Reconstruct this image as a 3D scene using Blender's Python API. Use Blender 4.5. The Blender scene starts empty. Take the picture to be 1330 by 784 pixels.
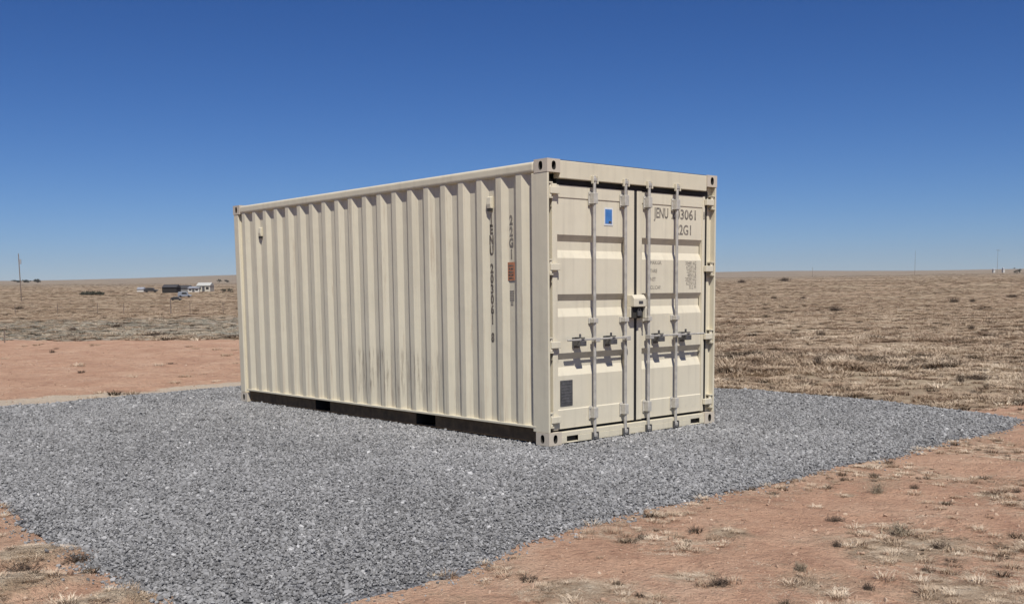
import bpy, bmesh, math
import numpy as np
from mathutils import Vector, Matrix, Euler

# ------------------------------------------------------------------ camera
SC = bpy.context.scene
COL = SC.collection
CAM = np.array([-6.4512, -6.8028, 1.3941])
YAW, PITCH, ROLL, FPX = 0.722694, -0.11842, -0.0116385, 1338.53
IMG_W, IMG_H, CY = 1330.0, 784.0, 540.8

def cam_axes():
    f = np.array([math.sin(YAW)*math.cos(PITCH), math.cos(YAW)*math.cos(PITCH), math.sin(PITCH)])
    rt = np.array([math.cos(YAW), -math.sin(YAW), 0.0]); up = np.cross(rt, f)
    c, s = math.cos(ROLL), math.sin(ROLL)
    return c*rt + s*up, -s*rt + c*up, f
RT, UP, FW = cam_axes()
cam_data = bpy.data.cameras.new('camera')
cam = bpy.data.objects.new('camera', cam_data); COL.objects.link(cam)
cam.matrix_world = Matrix(((RT[0], UP[0], -FW[0], CAM[0]), (RT[1], UP[1], -FW[1], CAM[1]),
                           (RT[2], UP[2], -FW[2], CAM[2]), (0, 0, 0, 1)))
cam_data.sensor_fit = 'HORIZONTAL'; cam_data.sensor_width = 36.0
cam_data.lens = 36.0*FPX/IMG_W
cam_data.shift_y = (CY-IMG_H/2)/IMG_W
cam_data.clip_start = 0.1; cam_data.clip_end = 12000
SC.camera = cam

# ------------------------------------------------------------------ light
SUN_DIR = Vector((-0.25, -0.43, 0.72)).normalized()
world = bpy.data.worlds.new('World'); SC.world = world; world.use_nodes = True
wn = world.node_tree; wn.nodes.clear()
wo = wn.nodes.new('ShaderNodeOutputWorld'); wb = wn.nodes.new('ShaderNodeBackground')
sky = wn.nodes.new('ShaderNodeTexSky'); sky.sky_type = 'NISHITA'; sky.sun_disc = False
sky.sun_elevation = math.asin(SUN_DIR.z)
sky.sun_rotation = math.atan2(SUN_DIR.x, SUN_DIR.y)
sky.altitude = 1900; sky.air_density = 1.0; sky.dust_density = 0.3; sky.ozone_density = 1.2
# deep, dry high-plains blue: each channel of the sky colour gets its own contrast
ssep = wn.nodes.new('ShaderNodeSeparateColor'); scomb = wn.nodes.new('ShaderNodeCombineColor')
wn.links.new(sky.outputs[0], ssep.inputs[0])
for ch, (gain, gam) in enumerate(((0.355, 1.65), (0.435, 1.36), (0.61, 1.18))):
    ref = (0.80, 0.85, 0.832)[ch]*10
    d1 = wn.nodes.new('ShaderNodeMath'); d1.operation = 'DIVIDE'; d1.inputs[1].default_value = ref
    d2 = wn.nodes.new('ShaderNodeMath'); d2.operation = 'POWER'; d2.inputs[1].default_value = gam
    d3 = wn.nodes.new('ShaderNodeMath'); d3.operation = 'MULTIPLY'; d3.inputs[1].default_value = gain*10
    wn.links.new(ssep.outputs[ch], d1.inputs[0]); wn.links.new(d1.outputs[0], d2.inputs[0]); wn.links.new(d2.outputs[0], d3.inputs[0]); wn.links.new(d3.outputs[0], scomb.inputs[ch])
wn.links.new(scomb.outputs[0], wb.inputs[0]); wn.links.new(wb.outputs[0], wo.inputs[0])
wb.inputs[1].default_value = 0.10
sl = bpy.data.lights.new('sun', 'SUN'); sl.energy = 5.0; sl.angle = math.radians(0.5); sl.color = (1.0, 0.975, 0.94)
so = bpy.data.objects.new('sun', sl); COL.objects.link(so)
so.rotation_euler = SUN_DIR.to_track_quat('Z', 'Y').to_euler(); so.location = (-10, -15, 30)
SC.view_settings.view_transform = 'Standard'; SC.view_settings.look = 'None'
SC.view_settings.gamma = 1.0; SC.view_settings.use_curve_mapping = False
SC.view_settings.exposure = 0.09

# ------------------------------------------------------------------ noise and terrain
rng = np.random.default_rng(7)
_tab = np.random.default_rng(3).random(65536)
def vnoise(x, y, seed=0):
    x = np.asarray(x, float); y = np.asarray(y, float)
    xi = np.floor(x).astype(np.int64); yi = np.floor(y).astype(np.int64)
    fx = x-xi; fy = y-yi; fx = fx*fx*(3-2*fx); fy = fy*fy*(3-2*fy)
    def h(a, b): return _tab[((a*73856093) ^ (b*19349663) ^ (seed*83492791)) & 65535]
    return (h(xi, yi)*(1-fx)+h(xi+1, yi)*fx)*(1-fy) + (h(xi, yi+1)*(1-fx)+h(xi+1, yi+1)*fx)*fy
def fbm(x, y, seed=0, octv=4):
    s = 0; a = 1.0; t = 0
    for k in range(octv):
        s = s + a*vnoise(np.asarray(x)*2**k+k*17.3, np.asarray(y)*2**k+k*9.1, seed+k); t += a; a *= 0.5
    return s/t
def sstep(a, b, v):
    t = np.clip((np.asarray(v, float)-a)/(b-a), 0, 1); return t*t*(3-2*t)

PAD = np.array([(-4.72, -2.80), (-4.13, -2.76), (-3.57, -2.68), (-2.89, -2.60), (-2.1, -2.40), (-1.39, -2.33), (0.06, -2.35),
                (1.58, -2.33), (3.2, -2.30), (4.3, -2.27), (4.95, -2.12), (5.36, -1.5), (5.74, 0.3), (5.84, 2.5), (5.9, 5.5), (5.85, 8.45),
                (3.5, 8.45), (1.1, 8.38), (-1.0, 7.98), (-2.6, 7.86), (-4.3, 7.8), (-4.38, 5.0), (-4.41, 1.0), (-4.46, 0.0), (-4.55, -0.9), (-4.64, -2.0)])
def poly_sd(px, py, poly):
    """signed distance, negative inside"""
    px = np.asarray(px, float); py = np.asarray(py, float)
    d = np.full(px.shape, 1e18); ins = np.zeros(px.shape, bool); n = len(poly)
    for i in range(n):
        ax, ay = poly[i]; bx_, by_ = poly[(i+1) % n]
        ex, ey = bx_-ax, by_-ay; wx, wy = px-ax, py-ay
        t = np.clip((wx*ex+wy*ey)/(ex*ex+ey*ey), 0, 1)
        d = np.minimum(d, (wx-ex*t)**2+(wy-ey*t)**2)
        c = ((ay <= py) & (by_ > py)) | ((by_ <= py) & (ay > py))
        with np.errstate(divide='ignore', invalid='ignore'):
            xx = ax+(py-ay)*(ex)/(ey if ey != 0 else 1e-12)
        ins ^= c & (px < xx)
    d = np.sqrt(d); return np.where(ins, -d, d)
def pad_sd(x, y):
    return poly_sd(x, y, PAD) + (fbm(np.asarray(x)*1.6, np.asarray(y)*1.6, 21, 4)-0.5)*0.30

BANKS = [(-4.82, -0.95, 0.30, 0.16), (-5.1, -1.5, 0.35, 0.14), (-4.80, -2.15, 0.25, 0.12)]
PATCH = [(-1.18, -4.0, 0.22), (-0.84, -4.08, 0.2), (-2.05, -4.02, 0.26), (-2.43, -3.56, 0.14), (-2.97, -3.38, 0.2), (-1.5, -3.16, 0.12), (0.85, -3.67, 0.12), (0.13, -2.95, 0.08), (-1.69, -4.64, 0.3), (-0.4, -4.6, 0.25), (0.9, -4.5, 0.25)]
def patches(x, y):
    return sum(np.exp(-((x-a)/c)**2-((y-b)/c)**2) for a, b, c in PATCH)
def bank(x, y):
    return sum(np.exp(-((x-a)/c)**2-((y-b)/d)**2) for a, b, c, d in BANKS)
def height(x, y):
    x = np.asarray(x, float); y = np.asarray(y, float)
    s = np.hypot(x, y)+8.0
    t = np.maximum(s-100, 0)
    z = np.where(t < 194, 4.5e-5*t*t, 4.5e-5*194**2+0.01746*(t-194))
    az = np.arctan2(x-CAM[0], y-CAM[1])
    z = z + sstep(1200, 3300, s)*(16*np.exp(-((az-0.50)/0.13)**2) + 7*np.exp(-((az-0.93)/0.12)**2) + 5*(fbm(az*9, s*0.0006, 5, 3)-0.5))*sstep(2.6, 1.2, np.abs(az))
    z = z + (fbm(x*0.03, y*0.03, 31, 3)-0.5)*np.clip((s-30)/200, 0, 1)*1.1
    sd = poly_sd(x, y, PAD)
    out = sstep(0.0, 0.9, sd)
    lump = (fbm(x*0.9, y*0.9, 41, 5)-0.5)*0.11 + (fbm(x*4, y*4, 43, 4)-0.5)*0.045
    z = z + lump*(0.25+0.75*out)*sstep(-0.6, 0.1, sd) - 0.036 + 0.10*bank(x, y) - 0.05*sstep(0.0, -0.6, sd)
    return z

# zones of the ground, by place
ROAD = np.array([(-60, 7.7), (7.5, 7.7), (9.0, 14), (9.6, 25.5), (4.3, 33), (-10, 46), (-60, 70)])
FRONT = np.array([(-60, 2.0), (-4.0, 2.0), (-4, -1.0), (5.2, -1.0), (7.2, -2.0), (14, -6.0), (30, -30), (-60, -60)])
def red_zone(x, y):
    w = (fbm(np.asarray(x)*0.5, np.asarray(y)*0.5, 61, 3)-0.5)*2.0
    a = sstep(1.2, -0.8, poly_sd(x, y, ROAD)+w*0.8)
    b = sstep(0.8, -0.6, poly_sd(x, y, FRONT)+w*0.5)
    return a, b
def hit(px, py, zoff=0.0):
    """the point of the terrain seen at a pixel of the photograph (used once to survey positions)"""
    d = FW + RT*(px-IMG_W/2)/FPX - UP*(py-CY)/FPX
    t = np.concatenate([np.arange(2, 60, .05), np.arange(60, 600, .5), np.arange(600, 3400, 4)])
    P = CAM[None]+d[None]*t[:, None]
    below = P[:, 2] < height(P[:, 0], P[:, 1])+zoff
    i = int(np.argmax(below)) if below.any() else len(t)-1
    return P[i], t[i]
def z_at(x, y): return float(height(np.array([x]), np.array([y]))[0])

# ------------------------------------------------------------------ materials
def new_mat(name):
    m = bpy.data.materials.new(name); m.use_nodes = True; nt = m.node_tree; nt.nodes.clear()
    out = nt.nodes.new('ShaderNodeOutputMaterial'); b = nt.nodes.new('ShaderNodeBsdfPrincipled')
    nt.links.new(b.outputs[0], out.inputs[0]); return m, nt, b
def N(nt, kind, **kw):
    n = nt.nodes.new(kind)
    for k, v in kw.items(): setattr(n, k, v)
    return n
def coord(nt, scale=(1, 1, 1), which='Object'):
    tc = N(nt, 'ShaderNodeTexCoord'); mp = N(nt, 'ShaderNodeMapping'); mp.inputs['Scale'].default_value = scale
    nt.links.new(tc.outputs[which], mp.inputs[0]); return mp.outputs[0]
def noise(nt, vec, scale, detail=4, rough=0.55, dist=0.0):
    n = N(nt, 'ShaderNodeTexNoise'); n.inputs['Scale'].default_value = scale; n.inputs['Detail'].default_value = detail
    n.inputs['Roughness'].default_value = rough; n.inputs['Distortion'].default_value = dist
    nt.links.new(vec, n.inputs['Vector']); return n.outputs['Fac']
def ramp(nt, fac, stops, interp='LINEAR'):
    r = N(nt, 'ShaderNodeValToRGB'); r.color_ramp.interpolation = interp
    e = r.color_ramp.elements
    while len(e) < len(stops): e.new(0.5)
    for i, (p, c) in enumerate(stops):
        e[i].position = p; e[i].color = (c[0], c[1], c[2], 1) if hasattr(c, '__len__') else (c, c, c, 1)
    nt.links.new(fac, r.inputs[0]); return r.outputs[0]
def mixc(nt, fac, a, b, mode='MIX'):
    m = N(nt, 'ShaderNodeMix', data_type='RGBA', blend_type=mode)
    for s, v in ((m.inputs[0], fac), (m.inputs[6], a), (m.inputs[7], b)):
        if hasattr(v, 'is_linked'): nt.links.new(v, s)
        elif hasattr(v, '__len__'): s.default_value = (*v[:3], 1)
        else: s.default_value = v
    return m.outputs[2]
def math_(nt, op, a, b=None, clamp=False):
    m = N(nt, 'ShaderNodeMath', operation=op, use_clamp=clamp)
    for s, v in ((m.inputs[0], a), (m.inputs[1], b)):
        if v is None: continue
        if hasattr(v, 'is_linked'): nt.links.new(v, s)
        else: s.default_value = v
    return m.outputs[0]
def bump(nt, h, strength, dist, bsdf):
    b = N(nt, 'ShaderNodeBump'); b.inputs['Strength'].default_value = strength; b.inputs['Distance'].default_value = dist
    nt.links.new(h, b.inputs['Height']); nt.links.new(b.outputs[0], bsdf.inputs['Normal'])
def simple(name, col, rough=0.6, metal=0.0, var=0.12, scale=8.0):
    m, nt, b = new_mat(name); v = coord(nt)
    f = noise(nt, v, scale, 5)
    lo = tuple(c*(1-var) for c in col); hi = tuple(min(1, c*(1+var)) for c in col)
    nt.links.new(ramp(nt, f, [(0.3, lo), (0.7, hi)]), b.inputs['Base Color'])
    b.inputs['Roughness'].default_value = rough; b.inputs['Metallic'].default_value = metal
    return m

BEIGE = (0.615, 0.553, 0.410)
def paint(name, streak=0.5, rust=0.5, base=BEIGE):
    m, nt, b = new_mat(name)
    v = coord(nt); vs = coord(nt, (14, 14, 0.7))
    f = noise(nt, v, 1.3, 5)
    c = ramp(nt, f, [(0.25, tuple(x*0.93 for x in base)), (0.75, tuple(x*1.04 for x in base))])
    # fine vertical rain streaks
    s = ramp(nt, noise(nt, vs, 1.0, 4, 0.6), [(0.50, 0.0), (0.72, 1.0)])
    c = mixc(nt, math_(nt, 'MULTIPLY', s, 0.22*streak), c, (0.33, 0.29, 0.22))
    # scuffs and stains
    k = ramp(nt, noise(nt, v, 9.0, 6, 0.7), [(0.60, 0.0), (0.75, 1.0)])
    c = mixc(nt, math_(nt, 'MULTIPLY', k, 0.22*streak), c, (0.36, 0.32, 0.26))
    # rust blooms
    r = ramp(nt, noise(nt, v, 5.0, 8, 0.75), [(0.68, 0.0), (0.73, 1.0)])
    sep = N(nt, 'ShaderNodeSeparateXYZ'); nt.links.new(v, sep.inputs[0])
    low = N(nt, 'ShaderNodeMapRange'); low.inputs['From Min'].default_value = 0.9; low.inputs['From Max'].default_value = 0.15
    low.inputs['To Min'].default_value = 0.25
    nt.links.new(sep.outputs['Z'], low.inputs['Value'])
    c = mixc(nt, math_(nt, 'MULTIPLY', math_(nt, 'MULTIPLY', r, low.outputs[0]), rust), c, (0.30, 0.15, 0.08))
    nt.links.new(c, b.inputs['Base Color'])
    b.inputs['Roughness'].default_value = 0.50; b.inputs['Specular IOR Level'].default_value = 0.35
    bump(nt, noise(nt, v, 3.0, 3), 0.45, 0.014, b)
    return m
def panel_paint():
    m = paint('side_panel_paint', 0.9, 0.8)
    nt = m.node_tree; b = next(n for n in nt.nodes if n.type == 'BSDF_PRINCIPLED')
    src = b.inputs['Base Color'].links[0].from_socket
    v = coord(nt); sep = N(nt, 'ShaderNodeSeparateXYZ'); nt.links.new(v, sep.inputs[0])
    # scraped band low on the panel towards its middle
    def band(sock, a, b_, c, d):
        r1 = N(nt, 'ShaderNodeMapRange', interpolation_type='SMOOTHSTEP'); r1.inputs['From Min'].default_value = a; r1.inputs['From Max'].default_value = b_
        r2 = N(nt, 'ShaderNodeMapRange', interpolation_type='SMOOTHSTEP'); r2.inputs['From Min'].default_value = d; r2.inputs['From Max'].default_value = c
        nt.links.new(sock, r1.inputs['Value']); nt.links.new(sock, r2.inputs['Value'])
        return math_(nt, 'MULTIPLY', r1.outputs[0], r2.outputs[0])
    w = math_(nt, 'MULTIPLY', band(sep.outputs['Y'], 1.5, 1.8, 3.1, 3.6), band(sep.outputs['Z'], 0.2, 0.45, 0.72, 0.86))
    vs = coord(nt, (30, 30, 2.2))
    n = ramp(nt, noise(nt, vs, 1.0, 5, 0.7), [(0.50, 0.0), (0.64, 1.0)])
    w = math_(nt, 'MULTIPLY', math_(nt, 'MULTIPLY', w, n), 0.8)
    c = mixc(nt, w, src, (0.20, 0.16, 0.115))
    # dirt that settles in the bends low down
    vs2 = coord(nt, (25, 25, 0.5))
    n2 = ramp(nt, noise(nt, vs2, 1.0, 4, 0.7), [(0.52, 0.0), (0.66, 1.0)])
    w2 = math_(nt, 'MULTIPLY', math_(nt, 'MULTIPLY', band(sep.outputs['Z'], 0.0, 0.1, 0.3, 0.95), n2), 0.33)
    c = mixc(nt, w2, c, (0.30, 0.19, 0.12))
    vs4 = coord(nt, (18, 18, 0.9))
    n4 = ramp(nt, noise(nt, vs4, 1.0, 6, 0.75), [(0.57, 0.0), (0.68, 1.0)])
    c = mixc(nt, math_(nt, 'MULTIPLY', n4, 0.50), c, (0.36, 0.27, 0.18))
    # paint grade lost with dust: thin pale chalking
    n3 = ramp(nt, noise(nt, coord(nt, (40, 40, 1.2)), 1.0, 5, 0.7), [(0.60, 0.0), (0.75, 1.0)])
    c = mixc(nt, math_(nt, 'MULTIPLY', n3, 0.25), c, (0.66, 0.62, 0.53))
    nt.links.new(c, b.inputs['Base Color'])
    return m
M = {}
M['paint'] = paint('container_paint', 1.0, 0.7)
M['panel'] = panel_paint()
M['door'] = paint('door_paint', 1.0, 0.35, (0.630, 0.568, 0.430))
M['casting'] = paint('casting_paint', 1.0, 0.9, (0.53, 0.46, 0.36))
M['rail_dirty'] = simple('rail_dirt', (0.135, 0.085, 0.040), 0.85, 0, 0.35, 14)
M['dark'] = simple('black_rubber', (0.012, 0.011, 0.010), 0.7, 0, 0.2)
M['under'] = simple('underside', (0.03, 0.026, 0.02), 0.9)
M['steel'] = simple('galvanised_steel', (0.40, 0.375, 0.33), 0.55, 0.15, 0.22, 18)
M['bracket'] = simple('worn_bracket', (0.46, 0.43, 0.37), 0.55, 0.1, 0.15, 25)
M['ink'] = simple('faded_lettering', (0.20, 0.175, 0.14), 0.7, 0, 0.5, 25)
M['ink_dark'] = simple('side_lettering', (0.12, 0.10, 0.078), 0.7, 0, 0.8, 22)
M['ink_faint'] = simple('faint_lettering', (0.27, 0.24, 0.195), 0.7, 0, 0.25, 25)
M['plate'] = simple('grey_plate', (0.095, 0.092, 0.09), 0.45, 0.3, 0.3, 30)
M['plate_line'] = simple('plate_line', (0.16, 0.155, 0.15), 0.5, 0.3, 0.2, 30)
M['blue'] = simple('blue_sticker', (0.05, 0.17, 0.42), 0.5, 0, 0.2, 20)
M['white'] = simple('white_sticker', (0.62, 0.62, 0.6), 0.5, 0, 0.1, 20)
M['orange'] = simple('orange_label', (0.42, 0.17, 0.085), 0.55, 0, 0.25, 25)

# ------------------------------------------------------------------ mesh helpers
def mesh_obj(name, bm, mat, parent=None, loc=None, smooth=False, bevel=0.0, seg=1):
    bm.normal_update()
    me = bpy.data.meshes.new(name); bm.to_mesh(me); bm.free()
    for m in (mat if isinstance(mat, (list, tuple)) else [mat]): me.materials.append(m)
    if smooth: me.polygons.foreach_set('use_smooth', [True]*len(me.polygons))
    o = bpy.data.objects.new(name, me); COL.objects.link(o)
    if parent is not None: o.parent = parent
    if loc is not None: o.location = loc
    if bevel:
        md = o.modifiers.new('bevel', 'BEVEL'); md.width = bevel; md.segments = seg
        md.limit_method = 'ANGLE'; md.angle_limit = math.radians(20); md.harden_normals = False
    return o
def tag(o, label, cat=None, group=None, kind=None):
    if label: o['label'] = label
    if cat: o['category'] = cat
    if group: o['group'] = group
    if kind: o['kind'] = kind
    return o
def empty(name, loc, rz=0.0):
    o = bpy.data.objects.new(name, None); COL.objects.link(o); o.location = loc; o.rotation_euler = (0, 0, rz)
    o.empty_display_size = 0.3
    return o
def bx(bm, x0, x1, y0, y1, z0, z1, mi=0):
    v = [bm.verts.new((x, y, z)) for x in (x0, x1) for y in (y0, y1) for z in (z0, z1)]
    for q in ((0, 1, 3, 2), (4, 6, 7, 5), (0, 4, 5, 1), (2, 3, 7, 6), (0, 2, 6, 4), (1, 5, 7, 3)):
        f = bm.faces.new([v[i] for i in q]); f.material_index = mi
    return v
def tube(bm, p0, p1, r0, r1=None, n=12, cap=True):
    r1 = r0 if r1 is None else r1
    p0 = Vector(p0); p1 = Vector(p1); d = (p1-p0).normalized()
    a = Vector((0, 0, 1)) if abs(d.z) < 0.9 else Vector((1, 0, 0))
    u = d.cross(a).normalized(); w = d.cross(u)
    A = [bm.verts.new(p0+(u*math.cos(t)+w*math.sin(t))*r0) for t in [2*math.pi*i/n for i in range(n)]]
    B = [bm.verts.new(p1+(u*math.cos(t)+w*math.sin(t))*r1) for t in [2*math.pi*i/n for i in range(n)]]
    for i in range(n): bm.faces.new((A[i], B[i], B[(i+1) % n], A[(i+1) % n]))
    if cap: bm.faces.new(A); bm.faces.new(B[::-1])
def polytube(bm, pts, r, n=8):
    for a, b in zip(pts[:-1], pts[1:]): tube(bm, a, b, r, n=n)
def extrude_profile(bm, prof, axis, a, b, thick, inward):
    """prof: list of (u, depth); the sheet runs along `axis` from a to b; inward: sign of the thickness offset"""
    def P(u, d, t):
        if axis == 'z': return (d, u, t)         # panel in the y-z plane, depth along x
        if axis == 'x': return (t, d, u)         # panel in the x-z plane, depth along y
        if axis == 'y': return (u, t, d)         # roof: runs along y
    n = len(prof); rows = []
    for t in (a, b):
        rows.append([bm.verts.new(P(u, d, t)) for u, d in prof]); rows.append([bm.verts.new(P(u, d+inward*thick, t)) for u, d in prof])
    o0, i0, o1, i1 = rows
    for k in range(n-1):
        bm.faces.new((o0[k], o0[k+1], o1[k+1], o1[k])); bm.faces.new((i0[k+1], i0[k], i1[k], i1[k+1]))
        bm.faces.new((o0[k+1], o0[k], i0[k], i0[k+1])); bm.faces.new((o1[k], o1[k+1], i1[k+1], i1[k]))
    bm.faces.new((o0[0], o1[0], i1[0], i0[0])); bm.faces.new((o1[-1], o0[-1], i0[-1], i1[-1]))
    bmesh.ops.recalc_face_normals(bm, faces=bm.faces[:])

# ------------------------------------------------------------------ ground, one sheet to the horizon
def build_ground():
    nth = 760; rs = [1.6]
    while rs[-1] < 4200: rs.append(rs[-1]*1.0088)
    rs = np.array(rs); th = np.linspace(0, 2*np.pi, nth, endpoint=False)
    R, T = np.meshgrid(rs, th, indexing='ij'); X = (R*np.sin(T)).ravel(); Y = (R*np.cos(T)).ravel()
    X = np.append(X, 0.0); Y = np.append(Y, 0.0)
    Z = height(X, Y)
    nr = len(rs); idx = np.arange(nr*nth).reshape(nr, nth)
    a = idx[:-1]; b = idx[1:]; a2 = np.roll(a, -1, 1); b2 = np.roll(b, -1, 1)
    quads = np.stack([a, a2, b2, b], -1).reshape(-1, 4)
    quads = quads[:, ::-1]
    c = nr*nth; tri = np.stack([np.full(nth, c), np.roll(idx[0], -1), idx[0]], -1)[:, ::-1]
    tri = tri[:, ::-1]
    me = bpy.data.meshes.new('ground')
    me.vertices.add(len(X)); me.vertices.foreach_set('co', np.stack([X, Y, Z], -1).ravel())
    loops = np.concatenate([quads.ravel(), tri.ravel()])
    me.loops.add(len(loops)); me.loops.foreach_set('vertex_index', loops.astype(np.int32))
    nq, ntr = len(quads), len(tri)
    ls = np.concatenate([np.arange(nq)*4, nq*4+np.arange(ntr)*3]); lt = np.concatenate([np.full(nq, 4), np.full(ntr, 3)])
    me.polygons.add(nq+ntr); me.polygons.foreach_set('loop_start', ls.astype(np.int32))
    me.polygons.foreach_set('use_smooth', np.ones(nq+ntr, bool))
    me.update(calc_edges=True)
    a_, b_ = red_zone(X, Y)
    s = np.hypot(X-CAM[0], Y-CAM[1])
    cream = sstep(0.95, 0.25, np.abs(poly_sd(X, Y, PAD)-0.55+0.3*(fbm(X, Y, 77, 2)-.5)))*(Y > 7.0)*(X < 2.5)
    cream = np.maximum(cream, 0.42*sstep(0.20, 0.03, np.abs(poly_sd(X, Y, PAD)-0.10)))
    green = sstep(34, 40, s)*sstep(85, 62, s)*sstep(0.75, 0.5, np.arctan2(X-CAM[0], Y-CAM[1]))
    cream = np.maximum(cream, 0.62*np.minimum(1, bank(X, Y)+0.8*patches(X, Y)))
    col = np.stack([np.maximum(a_*0.99, b_*0.76-0.42*np.minimum(1, bank(X, Y)+patches(X, Y))), cream, green, sstep(450, 1100, s)], -1)
    at = me.color_attributes.new('zone', 'FLOAT_COLOR', 'POINT'); at.data.foreach_set('color', col.ravel())
    m, nt, b = new_mat('earth')
    v = coord(nt); att = N(nt, 'ShaderNodeAttribute', attribute_name='zone'); sep = N(nt, 'ShaderNodeSeparateColor')
    nt.links.new(att.outputs['Color'], sep.inputs[0])
    n1 = noise(nt, v, 0.9, 8, 0.65); n2 = noise(nt, v, 7.0, 6, 0.7); n3 = noise(nt, v, 45.0, 4, 0.7); nb = noise(nt, v, 0.06, 6, 0.6)
    red = ramp(nt, n1, [(0.30, (0.40, 0.232, 0.150)), (0.50, (0.50, 0.308, 0.202)), (0.70, (0.57, 0.385, 0.262))])
    red = mixc(nt, math_(nt, 'MULTIPLY', ramp(nt, n2, [(0.38, 1.0), (0.5, 0.0)]), 0.45), red, (0.29, 0.155, 0.10))
    straw = ramp(nt, n2, [(0.30, (0.22, 0.162, 0.105)), (0.50, (0.355, 0.275, 0.182)), (0.70, (0.48, 0.395, 0.27))])
    straw = mixc(nt, ramp(nt, nb, [(0.40, 0.0), (0.62, 0.35)]), straw, (0.37, 0.225, 0.15))
    gr = ramp(nt, n2, [(0.30, (0.23, 0.20, 0.15)), (0.70, (0.41, 0.37, 0.295))])
    straw = mixc(nt, math_(nt, 'MULTIPLY', sep.outputs[2], 0.8), straw, gr)
    straw = mixc(nt, math_(nt, 'MULTIPLY', att.outputs['Alpha'], 0.85), straw, ramp(nt, noise(nt, coord(nt, (0.02, 0.02, 0.02)), 1.0, 6, 0.7), [(0.35, (0.20, 0.165, 0.125)), (0.65, (0.29, 0.235, 0.17))]))
    # red dirt shows where the zone and the noise agree
    p = math_(nt, 'ADD', sep.outputs[0], math_(nt, 'MULTIPLY', math_(nt, 'SUBTRACT', noise(nt, v, 1.1, 7, 0.62), 0.5), 1.5))
    p = math_(nt, 'ADD', p, math_(nt, 'MULTIPLY', math_(nt, 'SUBTRACT', n3, 0.5), 0.35))
    pf = ramp(nt, p, [(0.42, 0.0), (0.68, 1.0)])
    c = mixc(nt, pf, straw, red)
    q = math_(nt, 'ADD', sep.outputs[1], math_(nt, 'MULTIPLY', math_(nt, 'SUBTRACT', n2, 0.5), 0.9))
    c = mixc(nt, ramp(nt, q, [(0.40, 0.0), (0.75, 0.85)]), c, (0.53, 0.455, 0.345))
    c = mixc(nt, math_(nt, 'MULTIPLY', ramp(nt, n3, [(0.35, 1.0), (0.5, 0.0)]), 0.35), c, (0.20, 0.135, 0.09))
    nt.links.new(c, b.inputs['Base Color']); b.inputs['Roughness'].default_value = 0.95
    b.inputs['Specular IOR Level'].default_value = 0.1
    hsum = math_(nt, 'ADD', math_(nt, 'MULTIPLY', n2, 0.6), math_(nt, 'MULTIPLY', n3, 0.35))
    hsum = math_(nt, 'ADD', hsum, math_(nt, 'MULTIPLY', noise(nt, v, 20.0, 4, 0.7), 0.4))
    bump(nt, hsum, 1.0, 0.075, b)
    me.materials.append(m)
    o = bpy.data.objects.new('ground', me); COL.objects.link(o); o['kind'] = 'structure'
    return o
build_ground()

# ------------------------------------------------------------------ gravel pad
def build_pad():
    step = 0.06
    xs = np.arange(-5.2, 6.5, step); ys = np.arange(-3.3, 9.1, step)
    X, Y = np.meshgrid(xs, ys, indexing='ij'); sd = pad_sd(X, Y)
    Z = -0.012+(fbm(X*1.1, Y*1.1, 11, 3)-0.5)*0.018+(fbm(X*14, Y*14, 12, 2)-0.5)*0.008
    Z = np.where(sd > -0.10, Z-(sd+0.10)*0.16, Z)
    keep = sd < 0.10
    bm = bmesh.new(); vs = {}
    def vtx(i, j):
        if (i, j) not in vs: vs[(i, j)] = bm.verts.new((X[i, j], Y[i, j], Z[i, j]))
        return vs[(i, j)]
    for i in range(len(xs)-1):
        for j in range(len(ys)-1):
            if keep[i, j] and keep[i+1, j] and keep[i, j+1] and keep[i+1, j+1]:
                bm.faces.new((vtx(i, j), vtx(i+1, j), vtx(i+1, j+1), vtx(i, j+1)))
    m, nt, b = new_mat('gravel_bed'); v = coord(nt)
    vo = N(nt, 'ShaderNodeTexVoronoi'); vo.inputs['Scale'].default_value = 55; nt.links.new(v, vo.inputs['Vector'])
    sepc = N(nt, 'ShaderNodeSeparateColor'); nt.links.new(vo.outputs['Color'], sepc.inputs[0])
    c = ramp(nt, sepc.outputs[0], [(0.0, (0.07, 0.07, 0.072)), (0.5, (0.19, 0.19, 0.195)), (1.0, (0.32, 0.32, 0.32))])
    c = mixc(nt, ramp(nt, vo.outputs['Distance'], [(0.3, 0.0), (0.75, 0.8)]), c, (0.05, 0.048, 0.047))
    nt.links.new(c, b.inputs['Base Color']); b.inputs['Roughness'].default_value = 0.9
    bump(nt, math_(nt, 'SUBTRACT', 1.0, vo.outputs['Distance']), 1.0, 0.012, b)
    return mesh_obj('gravel_pad', bm, m, smooth=True)
pad = build_pad(); pad['kind'] = 'structure'

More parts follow.
